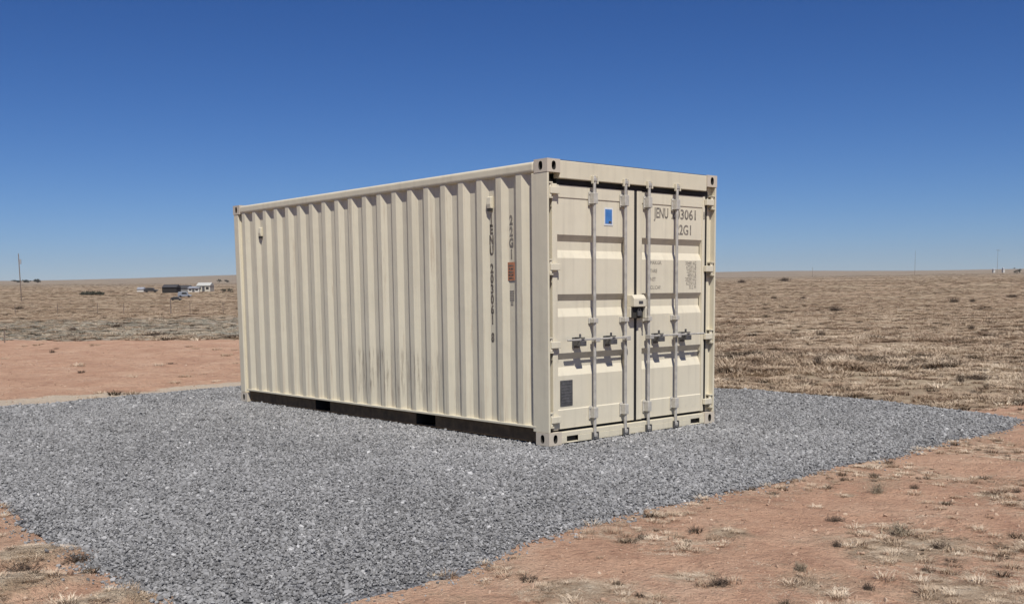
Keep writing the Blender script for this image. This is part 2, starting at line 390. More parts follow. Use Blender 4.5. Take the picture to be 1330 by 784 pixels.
# ------------------------------------------------------------------ scatter by geometry nodes, for stuff nobody could count
def scatter(name, pts, rot, scl, idx, tint, sources, label):
    colx = bpy.data.collections.new(name+'_kinds')
    for s in sources: colx.objects.link(s)
    me = bpy.data.meshes.new(name); n = len(pts)
    me.vertices.add(n); me.vertices.foreach_set('co', np.asarray(pts, np.float32).ravel())
    def attr(nm, typ, val, key='value'):
        a = me.attributes.new(nm, typ, 'POINT'); a.data.foreach_set(key, val)
    attr('rot', 'FLOAT_VECTOR', np.asarray(rot, np.float32).ravel(), 'vector')
    attr('scl', 'FLOAT_VECTOR', np.asarray(scl, np.float32).ravel(), 'vector')
    attr('idx', 'INT', np.asarray(idx, np.int32)); attr('tint', 'FLOAT', np.asarray(tint, np.float32))
    o = bpy.data.objects.new(name, me); COL.objects.link(o)
    ng = bpy.data.node_groups.new(name+'_scatter', 'GeometryNodeTree')
    ng.interface.new_socket('Geometry', in_out='INPUT', socket_type='NodeSocketGeometry')
    ng.interface.new_socket('Geometry', in_out='OUTPUT', socket_type='NodeSocketGeometry')
    gi = ng.nodes.new('NodeGroupInput'); go = ng.nodes.new('NodeGroupOutput'); iop = ng.nodes.new('GeometryNodeInstanceOnPoints')
    ci = ng.nodes.new('GeometryNodeCollectionInfo'); ci.inputs[0].default_value = colx
    ci.inputs['Separate Children'].default_value = True; ci.inputs['Reset Children'].default_value = True
    def na(nm, typ):
        x = ng.nodes.new('GeometryNodeInputNamedAttribute'); x.data_type = typ; x.inputs[0].default_value = nm; return x.outputs[0]
    L = ng.links.new
    L(gi.outputs[0], iop.inputs['Points']); L(ci.outputs[0], iop.inputs['Instance']); iop.inputs['Pick Instance'].default_value = True
    L(na('idx', 'INT'), iop.inputs['Instance Index']); L(na('scl', 'FLOAT_VECTOR'), iop.inputs['Scale'])
    e2r = ng.nodes.new('FunctionNodeEulerToRotation'); L(na('rot', 'FLOAT_VECTOR'), e2r.inputs[0]); L(e2r.outputs[0], iop.inputs['Rotation'])
    L(iop.outputs[0], go.inputs[0])
    md = o.modifiers.new('scatter', 'NODES'); md.node_group = ng
    tag(o, label, kind='stuff')
    return o
def src(name, bm, mat, smooth=False):
    bm.normal_update(); me = bpy.data.meshes.new(name); bm.to_mesh(me); bm.free(); me.materials.append(mat)
    if smooth: me.polygons.foreach_set('use_smooth', [True]*len(me.polygons))
    return bpy.data.objects.new(name, me)
def tint_mat(name, stops, rough=0.9, trans=0.0):
    m, nt, b = new_mat(name)
    a = N(nt, 'ShaderNodeAttribute', attribute_name='tint', attribute_type='INSTANCER')
    f = math_(nt, 'ADD', a.outputs['Fac'], math_(nt, 'MULTIPLY', math_(nt, 'SUBTRACT', noise(nt, coord(nt), 60, 3), 0.5), 0.12))
    nt.links.new(ramp(nt, f, stops), b.inputs['Base Color']); b.inputs['Roughness'].default_value = rough
    b.inputs['Specular IOR Level'].default_value = 0.2
    return m
# stones
def stone(seed, mat):
    r = np.random.default_rng(seed); bm = bmesh.new()
    bmesh.ops.create_icosphere(bm, subdivisions=1, radius=1.0)
    k = [Vector(r.normal(size=3)).normalized() for _ in range(5)]; off = [r.uniform(0.45, 0.8) for _ in range(5)]
    for v in bm.verts:
        p = v.co.copy()
        for n_, d in zip(k, off):
            t = p.dot(n_)
            if t > d: p -= n_*(t-d)
        v.co = p*r.uniform(0.93, 1.07)
    return src('stone', bm, mat)
m_stone = tint_mat('crushed_stone', [(0.0, (0.090, 0.087, 0.083)), (0.35, (0.198, 0.193, 0.185)), (0.7, (0.290, 0.283, 0.272)), (0.93, (0.365, 0.355, 0.34)), (1.0, (0.50, 0.485, 0.46))])
stones = [stone(i, m_stone) for i in range(8)]
def gravel_points():
    P = []; S = []
    n = 800000
    x = rng.uniform(-5.4, 6.6, n); y = rng.uniform(-3.6, 9.1, n)
    sd = pad_sd(x, y)
    d = np.hypot(x-CAM[0], y-CAM[1])
    edge = rng.random(n) < np.clip(np.exp(-np.maximum(sd, 0)/0.045), 0, 1)
    dens = np.clip(1.05-(d-5)/14, 0.30, 1.0)
    keep = (edge | (sd < 0)) & (rng.random(n) < dens)
    inside = (x > 0.15) & (x < 2.3) & (y > 0.2) & (y < 5.9)
    keep &= ~inside
    x, y, sd, d = x[keep], y[keep], sd[keep], d[keep]
    size = np.clip(rng.lognormal(math.log(0.0074), 0.38, len(x)), 0.0035, 0.022)*np.clip(0.95+(d-5)/22, 0.95, 1.6)
    # one band of coarser stones near the front edge
    size *= 1+0.25*fbm(x*0.7, y*0.7, 15, 2)
    z = -0.010+(fbm(x*1.1, y*1.1, 11, 3)-0.5)*0.018+rng.uniform(-0.002, 0.010, len(x))
    gz = height(x, y)
    z = np.where(sd > -0.10, np.maximum(z-(sd+0.10)*0.16, gz+size*0.3), z)
    tint = np.clip(rng.normal(0.47, 0.205, len(x))+(fbm(x*2.2, y*2.2, 17, 4)-0.5)*0.30+(fbm(x*0.35, y*0.35, 18, 3)-0.5)*0.25, 0, 0.99)
    return x, y, z, size, tint
x, y, z, size, tint = gravel_points()
n = len(x); scl = np.stack([size*rng.uniform(0.8, 1.4, n), size*rng.uniform(0.7, 1.1, n), size*rng.uniform(0.5, 0.9, n)], -1)
scatter('gravel', np.stack([x, y, z], -1), rng.uniform(-3.14, 3.14, (n, 3))*np.array([0.25, 0.25, 1]), scl, rng.integers(0, 8, n), tint, stones,
        'crushed grey gravel spread over the container pad')

# grass
def tuft(seed, mat, nb, h, spread, lean, wid):
    r = np.random.default_rng(seed); bm = bmesh.new()
    for i in range(nb):
        a = r.uniform(0, 6.283); rad = spread*math.sqrt(r.random()); b0 = Vector((math.cos(a)*rad, math.sin(a)*rad, -0.02))
        a2 = a+r.normal()*0.7; hh = h*r.uniform(0.5, 1.1); ln = lean*r.uniform(0.3, 1.3)
        w = wid*r.uniform(0.6, 1.3); dirv = Vector((math.cos(a2), math.sin(a2), 0)); side = Vector((-dirv.y, dirv.x, 0))
        m1 = b0+dirv*ln*hh*0.4+Vector((0, 0, hh*0.6)); t = b0+dirv*ln*hh*1.1+Vector((0, 0, hh*(1.0 if lean < 1 else 0.7)))
        v = [bm.verts.new(p) for p in (b0-side*w, b0+side*w, m1+side*w*0.8, m1-side*w*0.8, t)]
        bm.faces.new((v[0], v[1], v[2], v[3])); bm.faces.new((v[3], v[2], v[4]))
    return src('tuft', bm, mat)
m_grass = tint_mat('dry_grass', [(0.0, (0.16, 0.10, 0.065)), (0.3, (0.33, 0.24, 0.16)), (0.6, (0.48, 0.37, 0.26)), (1.0, (0.63, 0.52, 0.385))])
m_grey = tint_mat('grey_grass', [(0.0, (0.13, 0.115, 0.085)), (0.5, (0.30, 0.28, 0.22)), (1.0, (0.46, 0.43, 0.35))])
m_dark = tint_mat('dark_scrub', [(0.0, (0.035, 0.026, 0.018)), (1.0, (0.13, 0.095, 0.062))])
T_up = [tuft(100+i, m_grass, 80, 0.14, 0.12, 0.9, 0.0042) for i in range(5)]
T_flat = [tuft(200+i, m_grass, 80, 0.030, 0.16, 2.6, 0.0026) for i in range(4)]
T_grey = [tuft(300+i, m_grey, 70, 0.12, 0.13, 0.8, 0.0045) for i in range(3)]
T_dark = [tuft(400+i, m_dark, 60, 0.15, 0.10, 0.8, 0.006) for i in range(3)]
def wedge(n, d0, d1, half, power=1.0):
    """points by bearing and distance round the camera side of the plain; density falls with distance"""
    u = rng.random(n); d = (d0**power+u*(d1**power-d0**power))**(1/power)
    a = YAW+rng.uniform(-half, half, n)
    return CAM[0]+d*np.sin(a), CAM[1]+d*np.cos(a), d
def plain_grass():
    x, y, d = wedge(420000, 9, 1100, 0.66, 0.48)
    sd = poly_sd(x, y, PAD); a, b = red_zone(x, y)
    clump = fbm(x*0.45, y*0.45, 91, 3)
    front = b > 0.4
    keep = (sd > 0.15) & (rng.random(len(x)) > np.maximum(a*0.985, b*1.0)) & (rng.random(len(x)) < sstep(0.30, 0.50, clump)+0.25)
    x, y, d, clump = x[keep], y[keep], d[keep], clump[keep]
    n = len(x); green = sstep(36, 41, d)*sstep(85, 62, d)*(np.arctan2(x-CAM[0], y-CAM[1]) < 0.62)
    isg = rng.random(n) < green*0.55; dk = rng.random(n) < 0.05+0.16*sstep(0.52, 0.70, fbm(x*0.4, y*0.4, 99, 3))
    idx = np.where(dk, 12+rng.integers(0, 3, n), np.where(isg, 9+rng.integers(0, 3, n), np.where(rng.random(n) < 0.6, rng.integers(0, 5, n), 5+rng.integers(0, 4, n))))
    s = rng.uniform(0.40, 1.05, n)*(0.85+np.minimum(d, 400)/90)*(1+0.55*sstep(0.52, 0.72, fbm(x*0.33, y*0.33, 98, 3)))
    zs = s*rng.uniform(0.5, 1.0, n)*np.where(isg | dk, 0.8, 0.85)/(1+np.minimum(d, 400)/110)
    tint = np.clip(rng.normal(0.49, 0.20, n)+(fbm(x*0.5, y*0.5, 93, 4)-0.5)*0.9, 0, 1)
    return np.stack([x, y, height(x, y)], -1), np.stack([s, s*rng.uniform(0.8, 1.2, n), zs], -1), idx, tint
P, S, I, Tn = plain_grass(); n = len(P)
scatter('dry_grass', P, np.stack([np.zeros(n), np.zeros(n), rng.uniform(0, 6.28, n)], -1), S, I, Tn, T_up+T_flat+T_grey+T_dark,
        'dry tan grass and scrub covering the plain')
# thin flattened straw and stubble on the bare red ground in front
def front_grass():
    n = 380000
    x = rng.uniform(-9, 11, n); y = rng.uniform(-8, 3.5, n)
    sd = poly_sd(x, y, PAD); a, b = red_zone(x, y)
    pat = 0.06+fbm(x*1.6+3, y*1.6, 95, 5)+0.16*sstep(0.22, 0.0, sd)+0.36*np.minimum(1, bank(x, y)+patches(x, y))
    keep = (sd > 0.03) & (b > 0.15) & (rng.random(n) < sstep(0.54, 0.78, pat)*0.9+0.015) & (np.hypot(x-CAM[0], y-CAM[1]) > 1.5)
    x, y = x[keep], y[keep]; n = len(x)
    idx = np.where(rng.random(n) < 0.93, 5+rng.integers(0, 4, n), np.where(rng.random(n) < 0.86, rng.integers(0, 5, n), 12+rng.integers(0, 3, n)))
    s = rng.uniform(0.10, 0.40, n); zs = s*rng.uniform(0.3, 0.9, n)
    tint = np.clip(rng.normal(0.60, 0.24, n), 0, 1)
    return np.stack([x, y, height(x, y)], -1), np.stack([s, s, zs], -1), idx, tint
P, S, I, Tn = front_grass(); n = len(P)
T2 = [o.copy() for o in T_up+T_flat+T_grey+T_dark]
scatter('straw', P, np.stack([np.zeros(n), np.zeros(n), rng.uniform(0, 6.28, n)], -1), S, I, Tn, T2,
        'flattened pale straw lying in patches on the red dirt')
# clods and pebbles on the dirt
m_clod = tint_mat('dirt_clod', [(0.0, (0.24, 0.15, 0.10)), (0.5, (0.40, 0.27, 0.185)), (1.0, (0.50, 0.39, 0.28))])
clods = [stone(50+i, m_clod) for i in range(5)]
nn = 90000
x = rng.uniform(-9, 14, nn); y = rng.uniform(-9, 24, nn); sd = poly_sd(x, y, PAD); a, b = red_zone(x, y)
k = (sd > 0.0) & (rng.random(nn) < np.maximum(a*0.5, b)*(0.3+fbm(x*0.8, y*0.8, 97, 3)))
x, y = x[k], y[k]; nn = len(x); s = np.clip(rng.lognormal(math.log(0.0062), 0.5, nn), 0.0025, 0.020)
scatter('dirt_clods', np.stack([x, y, height(x, y)+s*0.2], -1), rng.uniform(-3.14, 3.14, (nn, 3)), np.stack([s*1.2, s, s*0.7], -1), rng.integers(0, 5, nn),
        rng.normal(0.5, 0.22, nn), clods, 'small clods and pebbles strewn over the red dirt')

# ------------------------------------------------------------------ shipping container
LEN, WID, HGT = 6.058, 2.438, 2.591
CX, CYY = WID/2, LEN/2
box = empty('shipping_container', (CX, CYY, 0))
tag(box, 'beige corrugated steel shipping container with double doors standing on the gravel', 'shipping container')
OFF = (-CX, -CYY, 0)
def part(name, bm, mat, parent=None, **kw):
    if parent is None: return mesh_obj(name, bm, mat, box, OFF, **kw)
    return mesh_obj(name, bm, mat, parent, (0, 0, 0), **kw)

def casting(x0, y0, z0, sx, sy, sz, faces):
    """a corner casting with its oval holes; faces: dict axis -> sign of the outer side"""
    bm = bmesh.new(); x1, y1, z1 = x0+sx, y0+sy, z0+sz
    lo = (x0, y0, z0); hi = (x1, y1, z1)
    for ax in range(3):
        u, w = [i for i in range(3) if i != ax]
        for sg in (-1, 1):
            c = hi[ax] if sg > 0 else lo[ax]
            def P(a, b, d=0.0):
                p = [0, 0, 0]; p[u] = a; p[w] = b; p[ax] = c-sg*d; return p
            if faces.get(ax) != sg:
                q = [bm.verts.new(P(*t)) for t in ((lo[u], lo[w]), (hi[u], lo[w]), (hi[u], hi[w]), (lo[u], hi[w]))]; bm.faces.new(q); continue
            cu, cw = (lo[u]+hi[u])/2, (lo[w]+hi[w])/2; hu, hw = (hi[u]-lo[u])/2, (hi[w]-lo[w])/2
            ru, rw = (0.040, 0.028) if ax == 2 else (0.026, 0.040)
            angs = [2*math.pi*i/24+math.pi/24 for i in range(24)]
            outer, inner, deep = [], [], []
            for t in angs:
                ct, st = math.cos(t), math.sin(t); kk = 1/max(abs(ct), abs(st))
                a_, b_ = cu+ct*kk*hu, cw+st*kk*hw
                # snap the points nearest the corners
                outer.append([a_, b_])
            for q4 in ((1, 1), (-1, 1), (-1, -1), (1, -1)):
                j = min(range(24), key=lambda i: (outer[i][0]-cu-q4[0]*hu)**2/hu**2+(outer[i][1]-cw-q4[1]*hw)**2/hw**2)
                outer[j] = [cu+q4[0]*hu, cw+q4[1]*hw]
            O = [bm.verts.new(P(*p)) for p in outer]
            Iv = [bm.verts.new(P(cu+ru*math.copysign(abs(math.cos(t))**0.8, math.cos(t)), cw+rw*math.copysign(abs(math.sin(t))**0.8, math.sin(t)))) for t in angs]
            D = [bm.verts.new(P(cu+ru*math.copysign(abs(math.cos(t))**0.8, math.cos(t)), cw+rw*math.copysign(abs(math.sin(t))**0.8, math.sin(t)), 0.05)) for t in angs]
            for i in range(24):
                j = (i+1) % 24
                bm.faces.new((O[i], O[j], Iv[j], Iv[i])); f = bm.faces.new((Iv[i], Iv[j], D[j], D[i])); f.material_index = 1
            f = bm.faces.new(D); f.material_index = 1
    bmesh.ops.remove_doubles(bm, verts=bm.verts[:], dist=1e-5)
    bmesh.ops.recalc_face_normals(bm, faces=bm.faces[:])
    return bm
for ex, x0 in ((-1, -0.003), (1, WID-0.162+0.003)):
    for ey, y0 in ((-1, -0.003), (1, LEN-0.178+0.003)):
        for ez, z0 in ((-1, 0.0), (1, HGT-0.118)):
            part('corner_casting', casting(x0, y0, z0, 0.162, 0.178, 0.118, {0: ex, 1: ey, 2: ez}), [M['casting'], M['under']])

# door end corner posts: outer lip, stepped back shelf, side web
ZP0, ZP1 = 0.118, HGT-0.118
def post_prof(bm, pts, mir=False, z0=ZP0, z1=ZP1):
    pts = [((WID-a) if mir else a, b) for a, b in pts]
    lo = [bm.verts.new((a, b, z0)) for a, b in pts]; hi = [bm.verts.new((a, b, z1)) for a, b in pts]
    n = len(pts)
    for i in range(n): bm.faces.new((lo[i], lo[(i+1) % n], hi[(i+1) % n], hi[i]))
    bm.faces.new(lo[::-1]); bm.faces.new(hi)
    bmesh.ops.recalc_face_normals(bm, faces=bm.faces[:])
PP = [(0, 0), (0.022, 0), (0.022, 0.062), (0.078, 0.062), (0.078, 0.15), (0.04, 0.15), (0.04, 0.215), (0, 0.215)]
for mir in (False, True):
    bm = bmesh.new(); post_prof(bm, PP, mir); part('corner_post', bm, M['paint'], bevel=0.005, seg=2)
    bm = bmesh.new()
    post_prof(bm, [(0, LEN-0.125), (0.11, LEN-0.125), (0.11, LEN), (0, LEN)], mir); part('corner_post', bm, M['paint'], bevel=0.01, seg=2)

# corrugated side walls
def side_prof(mir):
    k = 0.2845; pr = []
    X = lambda d: (WID-d) if mir else d
    out, inn = 0.006, 0.042
    y = 0.215; pr.append((y, X(inn))); pr.append((0.288, X(inn)))
    for i in range(20):
        hi = 0.430+k*i; pr += [(hi-0.074, X(out)), (hi, X(out))]
        if i < 19: pr += [(hi+0.070, X(inn)), (hi+0.142, X(inn))]
        else: pr += [(hi+0.068, X(inn)), (LEN-0.125, X(inn))]
    return pr
for mir in (False, True):
    bm = bmesh.new(); extrude_profile(bm, side_prof(mir), 'z', 0.172, HGT-0.10, 0.002, -1 if mir else 1)
    sp = part('side_panel', bm, M['panel'], bevel=0.009, seg=3)
    if not mir: SIDE = sp
    bm = bmesh.new()
    X = (lambda a, b: (WID-b, WID-a)) if mir else (lambda a, b: (a, b))
    bx(bm, *X(-0.004, 0.060), 0.176, LEN-0.176, HGT-0.112, HGT-0.012)
    part('top_side_rail', bm, M['paint'], bevel=0.028, seg=4)
    rail = None
    # bottom rail: pale flange over a recessed dark web with two fork pockets
    bm = bmesh.new()
    bx(bm, *X(-0.002, 0.075), 0.176, LEN-0.176, 0.150, 0.1725)
    rail = part('bottom_side_rail', bm, M['paint'], bevel=0.003)
    bm = bmesh.new(); ycut = [0.176, 1.78, 2.12, 3.86, 4.20, LEN-0.176]
    for a, b in ((0, 1), (2, 3), (4, 5)): bx(bm, *X(0.045, 0.052), ycut[a], ycut[b], 0.022, 0.150)
    bx(bm, *X(0.045, 0.09), 0.176, LEN-0.176, 0.014, 0.022)
    mesh_obj('rail_web', bm, M['rail_dirty'], rail, (0, 0, 0))
    for c in (1.95, 4.03):
        bm = bmesh.new(); d0, d1 = X(0.052, 0.60)
        a, b = c-0.17, c+0.17
        bx(bm, d0, d1, a-0.006, a, 0.0225, 0.1495); bx(bm, d0, d1, b, b+0.006, 0.0225, 0.1495)
        bx(bm, d0, d1, a, b, 0.1435, 0.1495)
        if mir: bx(bm, d0, d0+0.005, a, b, 0.023, 0.143)
        else: bx(bm, d1-0.005, d1, a, b, 0.023, 0.143)
        mesh_obj('fork_pocket', bm, M['under'], rail, (0, 0, 0))
# cross members beneath, floor, roof, front wall
bm = bmesh.new(); bx(bm, 0.06, WID-0.06, 0.07, LEN-0.05, 0.151, 0.171); part('floor', bm, M['under'])
bm = bmesh.new()
for i in range(17):
    yy = 0.35+i*0.33
    if abs(yy-1.95) > 0.2 and abs(yy-4.03) > 0.2: bx(bm, 0.10, WID-0.10, yy, yy+0.04, 0.03, 0.1505)
part('cross_members', bm, M['under'])
pr = [(0.061, HGT-0.030)]
nr_ = 0
bm = bmesh.new(); pr = []
yy = 0.176; k = 0
while yy < LEN-0.2:
    pr += [(yy, HGT-0.036), (yy+0.05, HGT-0.036), (yy+0.08, HGT-0.016), (yy+0.15, HGT-0.016), (yy+0.18, HGT-0.036)]; yy += 0.209
pr2 = []
for u, d in pr:
    if not pr2 or u > pr2[-1][0]+1e-4: pr2.append((u, d))
def roof(bm):
    a = [bm.verts.new((0.061, u, d)) for u, d in pr2]; b = [bm.verts.new((WID-0.061, u, d)) for u, d in pr2]
    for i in range(len(pr2)-1): bm.faces.new((a[i], b[i], b[i+1], a[i+1]))
roof(bm); part('roof_panel', bm, M['paint'])
pr = [(0.115, LEN-0.05)]
xx = 0.115
while xx < WID-0.35:
    pr += [(xx+0.05, LEN-0.05), (xx+0.11, LEN-0.01), (xx+0.20, LEN-0.01), (xx+0.26, LEN-0.05)]; xx += 0.26
pr.append((WID-0.112, LEN-0.05))
bm = bmesh.new()
lo = [bm.verts.new((a, b, 0.16)) for a, b in pr]; hi = [bm.verts.new((a, b, HGT-0.06)) for a, b in pr]
for i in range(len(pr)-1): bm.faces.new((lo[i], hi[i], hi[i+1], lo[i+1]))
part('front_wall', bm, M['paint'])
for z0, z1 in ((0.0125, 0.16), (HGT-0.11, HGT-0.012)):
    bm = bmesh.new(); bx(bm, 0.163, WID-0.163, LEN-0.06, LEN-0.002, z0, z1); part('end_rail', bm, M['paint'], bevel=0.004)
# door header and sill
bm = bmesh.new(); bx(bm, 0.160, WID-0.160, 0.004, 0.09, 2.425, HGT-0.008)
header = part('door_header', bm, M['paint'], bevel=0.006, seg=2)
bm = bmesh.new(); bx(bm, 0.165, WID-0.165, 0.012, 0.085, HGT-0.0075, HGT-0.0015); mesh_obj('roof_seal', bm, M['plate'], header, (0, 0, 0))
bm = bmesh.new()
bx(bm, 0.160, WID-0.160, 0.010, 0.10, 0.070, 0.112)
bx(bm, 0.160, 0.235, 0.006, 0.012, 0.016, 0.070); bx(bm, 0.385, WID-0.385, 0.006, 0.012, 0.016, 0.070); bx(bm, WID-0.235, WID-0.160, 0.006, 0.012, 0.016, 0.070)
bx(bm, 0.160, WID-0.160, 0.006, 0.10, 0.008, 0.016)
bx(bm, 0.235, 0.385, 0.04, 0.044, 0.016, 0.070, 1); bx(bm, WID-0.385, WID-0.235, 0.04, 0.044, 0.016, 0.070, 1)
sill = part('door_sill', bm, [M['paint'], M['under']], bevel=0.003)

# rubber gasket behind the door edges
bm = bmesh.new()
bx(bm, 0.079, WID-0.079, 0.094, 0.100, 0.112, 2.424); bx(bm, 0.16, WID-0.085, 0.050, 0.0935, 2.381, 2.4245)
bx(bm, 2.301, 2.352, 0.058, 0.0935, 0.113, 2.3805)
part('door_gasket', bm, M['dark'])

YD = 0.045                                   # outer plane of the doors
GR = [(1.927, 1.870, 1.788, 1.716), (1.385, 1.328, 1.256, 1.178), (0.843, 0.785, 0.712, 0.633)]
def make_door(x0, x1, gx0, gx1, hinge_x, label):
    bm = bmesh.new()
    # rectangular frame tubes and the grooved plate between them
    for a, b in ((x0, gx0), (gx1, x1)): bx(bm, a, b, YD-0.006, 0.083, 0.133, 2.378)
    d = part('door', bm, M['door'], bevel=0.004, seg=2); d['label'] = label
    pr = [(2.372, YD-0.001), (2.262, YD-0.001), (2.254, YD+0.006)]
    for a, b, c, e in GR: pr += [(a, YD+0.006), (b, YD+0.042), (c, YD+0.042), (e, YD+0.006)]
    pr += [(0.322, YD+0.006), (0.314, YD-0.001), (0.139, YD-0.001)]
    bm = bmesh.new(); extrude_profile(bm, pr, 'x', gx0+0.0005, gx1-0.0005, 0.003, 1)
    mesh_obj('door_panel', bm, M['door'], d, (0, 0, 0), bevel=0.007, seg=2)
    return d
DL = make_door(0.095, 1.200, 0.158, 1.075, 0.06, 'left door with blue sticker and grey plate')
DR = make_door(1.238, 2.300, 1.315, 2.262, 2.38, 'right door with painted numbers')
# central overlap gasket
bm = bmesh.new(); bx(bm, 1.2005, 1.2375, 0.040, 0.07, 0.133, 2.379); mesh_obj('centre_seal', bm, M['dark'], DR, (0, 0, 0))

# hinges
for door, hx, sg in ((DL, 0.050, 1), (DR, WID-0.050, -1)):
    for z in (2.315, 1.632, 0.925, 0.235):
        bm = bmesh.new()
        a, b = sorted((hx-sg*0.012, hx+sg*0.105))
        bx(bm, a, b, -0.002, 0.036, z-0.030, z+0.030)
        tube(bm, (hx, 0.020, z-0.058), (hx, 0.020, z+0.058), 0.016, n=12)
        mesh_obj('hinge', bm, M['door'], door, (0, 0, 0), bevel=0.004, seg=2)
    # hinge lugs on the post's shelf
    for z in (2.315, 1.632, 0.925, 0.235):
        a, b = sorted((hx-sg*0.027, hx+sg*0.017))
        for dz in (-0.072, 0.060):
            bm = bmesh.new(); bx(bm, a, b, 0.0, 0.061, z+dz, z+dz+0.012); mesh_obj('hinge_lug', bm, M['paint'], box, OFF)

# locking bars, with their handles
def lock_bar(door, x, hdir, cx):
    bm = bmesh.new(); yb = -0.002
    tube(bm, (x, yb, 0.035), (x, yb, 2.470), 0.0155, n=14)
    rod = mesh_obj('lock_rod', bm, M['steel'], door, (0, 0, 0), smooth=False)
    for z0, z1, w in ((2.205, 2.330, 0.040), (0.200, 0.325, 0.040)):       # bearing brackets
        bm = bmesh.new(); bx(bm, x-w, x+w, YD-0.014, YD-0.004, z0, z1)
        bx(bm, x-0.027, x+0.027, yb-0.022, YD-0.014, z0+0.012, z1-0.012)
        for sx in (-1, 1):
            for zz in (z0+0.02, z1-0.02): tube(bm, (x+sx*w*0.78, YD-0.02, zz), (x+sx*w*0.78, YD-0.013, zz), 0.008, n=8)
        mesh_obj('rod_bracket', bm, M['bracket'], rod, (0, 0, 0), bevel=0.003)
    for z in (1.135,):                                                    # middle guide
        bm = bmesh.new(); bx(bm, x-0.036, x+0.036, YD-0.012, YD+0.007, z-0.028, z+0.028); bx(bm, x-0.027, x+0.027, yb-0.024, YD-0.012, z-0.022, z+0.022)
        mesh_obj('rod_guide', bm, M['bracket'], rod, (0, 0, 0), bevel=0.003)
    # cams and keepers at both ends
    for z, par in ((2.435, header), (0.045, sill)):
        bm = bmesh.new(); s = 1 if z > 1 else -1
        bx(bm, x-0.022, x+0.022, yb-0.019, yb+0.005, z-0.014, z+0.018)
        bx(bm, x-0.012, x+0.040, yb-0.012, yb+0.012, z-0.03, z-0.014)
        mesh_obj('cam', bm, M['steel'], rod, (0, 0, 0), bevel=0.003)
        bm = bmesh.new()
        for sx in (-0.038, 0.026): bx(bm, x+sx, x+sx+0.012, -0.022, 0.0055 if z < 1 else 0.0035, z-0.036, z+0.034)
        bx(bm, x-0.038, x+0.038, 0.0, 0.0055 if z < 1 else 0.0035, z-0.030, z+0.028)
        mesh_obj('cam_keeper', bm, M['paint'] if z > 1 else M['plate'], par, (0, 0, 0), bevel=0.002)
    # hub and handle
    z = 0.965; hy = -0.040
    bm = bmesh.new(); bx(bm, x-0.028, x+0.028, hy-0.012, yb+0.018, z-0.03, z+0.012)
    x2 = x+hdir*0.40
    bx(bm, min(x, x2), max(x, x2), hy-0.005, hy+0.005, z-0.010, z+0.008)
    tube(bm, (x2-hdir*0.13, hy-0.008, z-0.001), (x2, hy-0.008, z-0.001), 0.010, n=8)
    mesh_obj('handle', bm, M['steel'], rod, (0, 0, 0), bevel=0.003)
    # catch and retainer on the door
    bm = bmesh.new()
    bx(bm, cx-0.046, cx+0.046, YD-0.010, YD+0.006, z-0.080, z+0.020)
    bx(bm, cx-0.040, cx+0.040, hy-0.018, YD-0.010, z-0.060, z-0.012)
    bx(bm, cx-0.020, cx+0.020, hy-0.020, YD-0.010, z+0.012, z+0.022)
    tube(bm, (cx, -0.012, z+0.022), (cx, -0.012, z+0.052), 0.011, n=8)
    mesh_obj('handle_catch', bm, M['plate'], door, (0, 0, 0), bevel=0.002)
lock_bar(DL, 0.600, -1, 0.395); lock_bar(DL, 1.030, -1, 0.815)
lock_bar(DR, 1.370, 1, 1.515); lock_bar(DR, 1.795, 1, 1.935)

# lock box over the centre gap
bm = bmesh.new()
a, b = 1.090, 1.285; yb = -0.055
pts = [(yb+0.03, 1.372), (yb, 1.335), (yb, 1.255), (YD-0.0065, 1.255), (YD-0.0065, 1.372)]
L_ = [bm.verts.new((a+0.01, p[0], p[1])) for p in pts]; R_ = [bm.verts.new((b-0.01, p[0], p[1])) for p in pts]
for i in range(5): bm.faces.new((L_[i], L_[(i+1) % 5], R_[(i+1) % 5], R_[i]))
bm.faces.new(L_[::-1]); bm.faces.new(R_)
bx(bm, b-0.022, b, yb, YD-0.0065, 1.140, 1.2545); bx(bm, a, a+0.012, yb+0.04, YD-0.0065, 1.150, 1.2545)
bmesh.ops.recalc_face_normals(bm, faces=bm.faces[:])
lb = mesh_obj('lock_box', bm, M['door'], DR, (0, 0, 0), bevel=0.006, seg=2)
bm = bmesh.new(); bx(bm, a+0.013, b-0.023, yb+0.035, YD-0.0067, 1.145, 1.254)
mesh_obj('lock_cavity', bm, M['under'], lb, (0, 0, 0))
bm = bmesh.new(); bx(bm, 1.165, 1.225, yb-0.003, yb+0.002, 1.285, 1.312); mesh_obj('slot', bm, M['plate'], lb, (0, 0, 0))
bm = bmesh.new(); bx(bm, 1.165, 1.215, yb+0.005, yb+0.03, 1.165, 1.215)
ring = []
for i in range(9):
    t = math.pi*i/8; ring.append((1.19+0.018*math.cos(t), yb+0.018, 1.215+0.028*math.sin(t)))
polytube(bm, ring, 0.005, 6)
mesh_obj('padlock', bm, M['plate'], lb, (0, 0, 0), bevel=0.003)

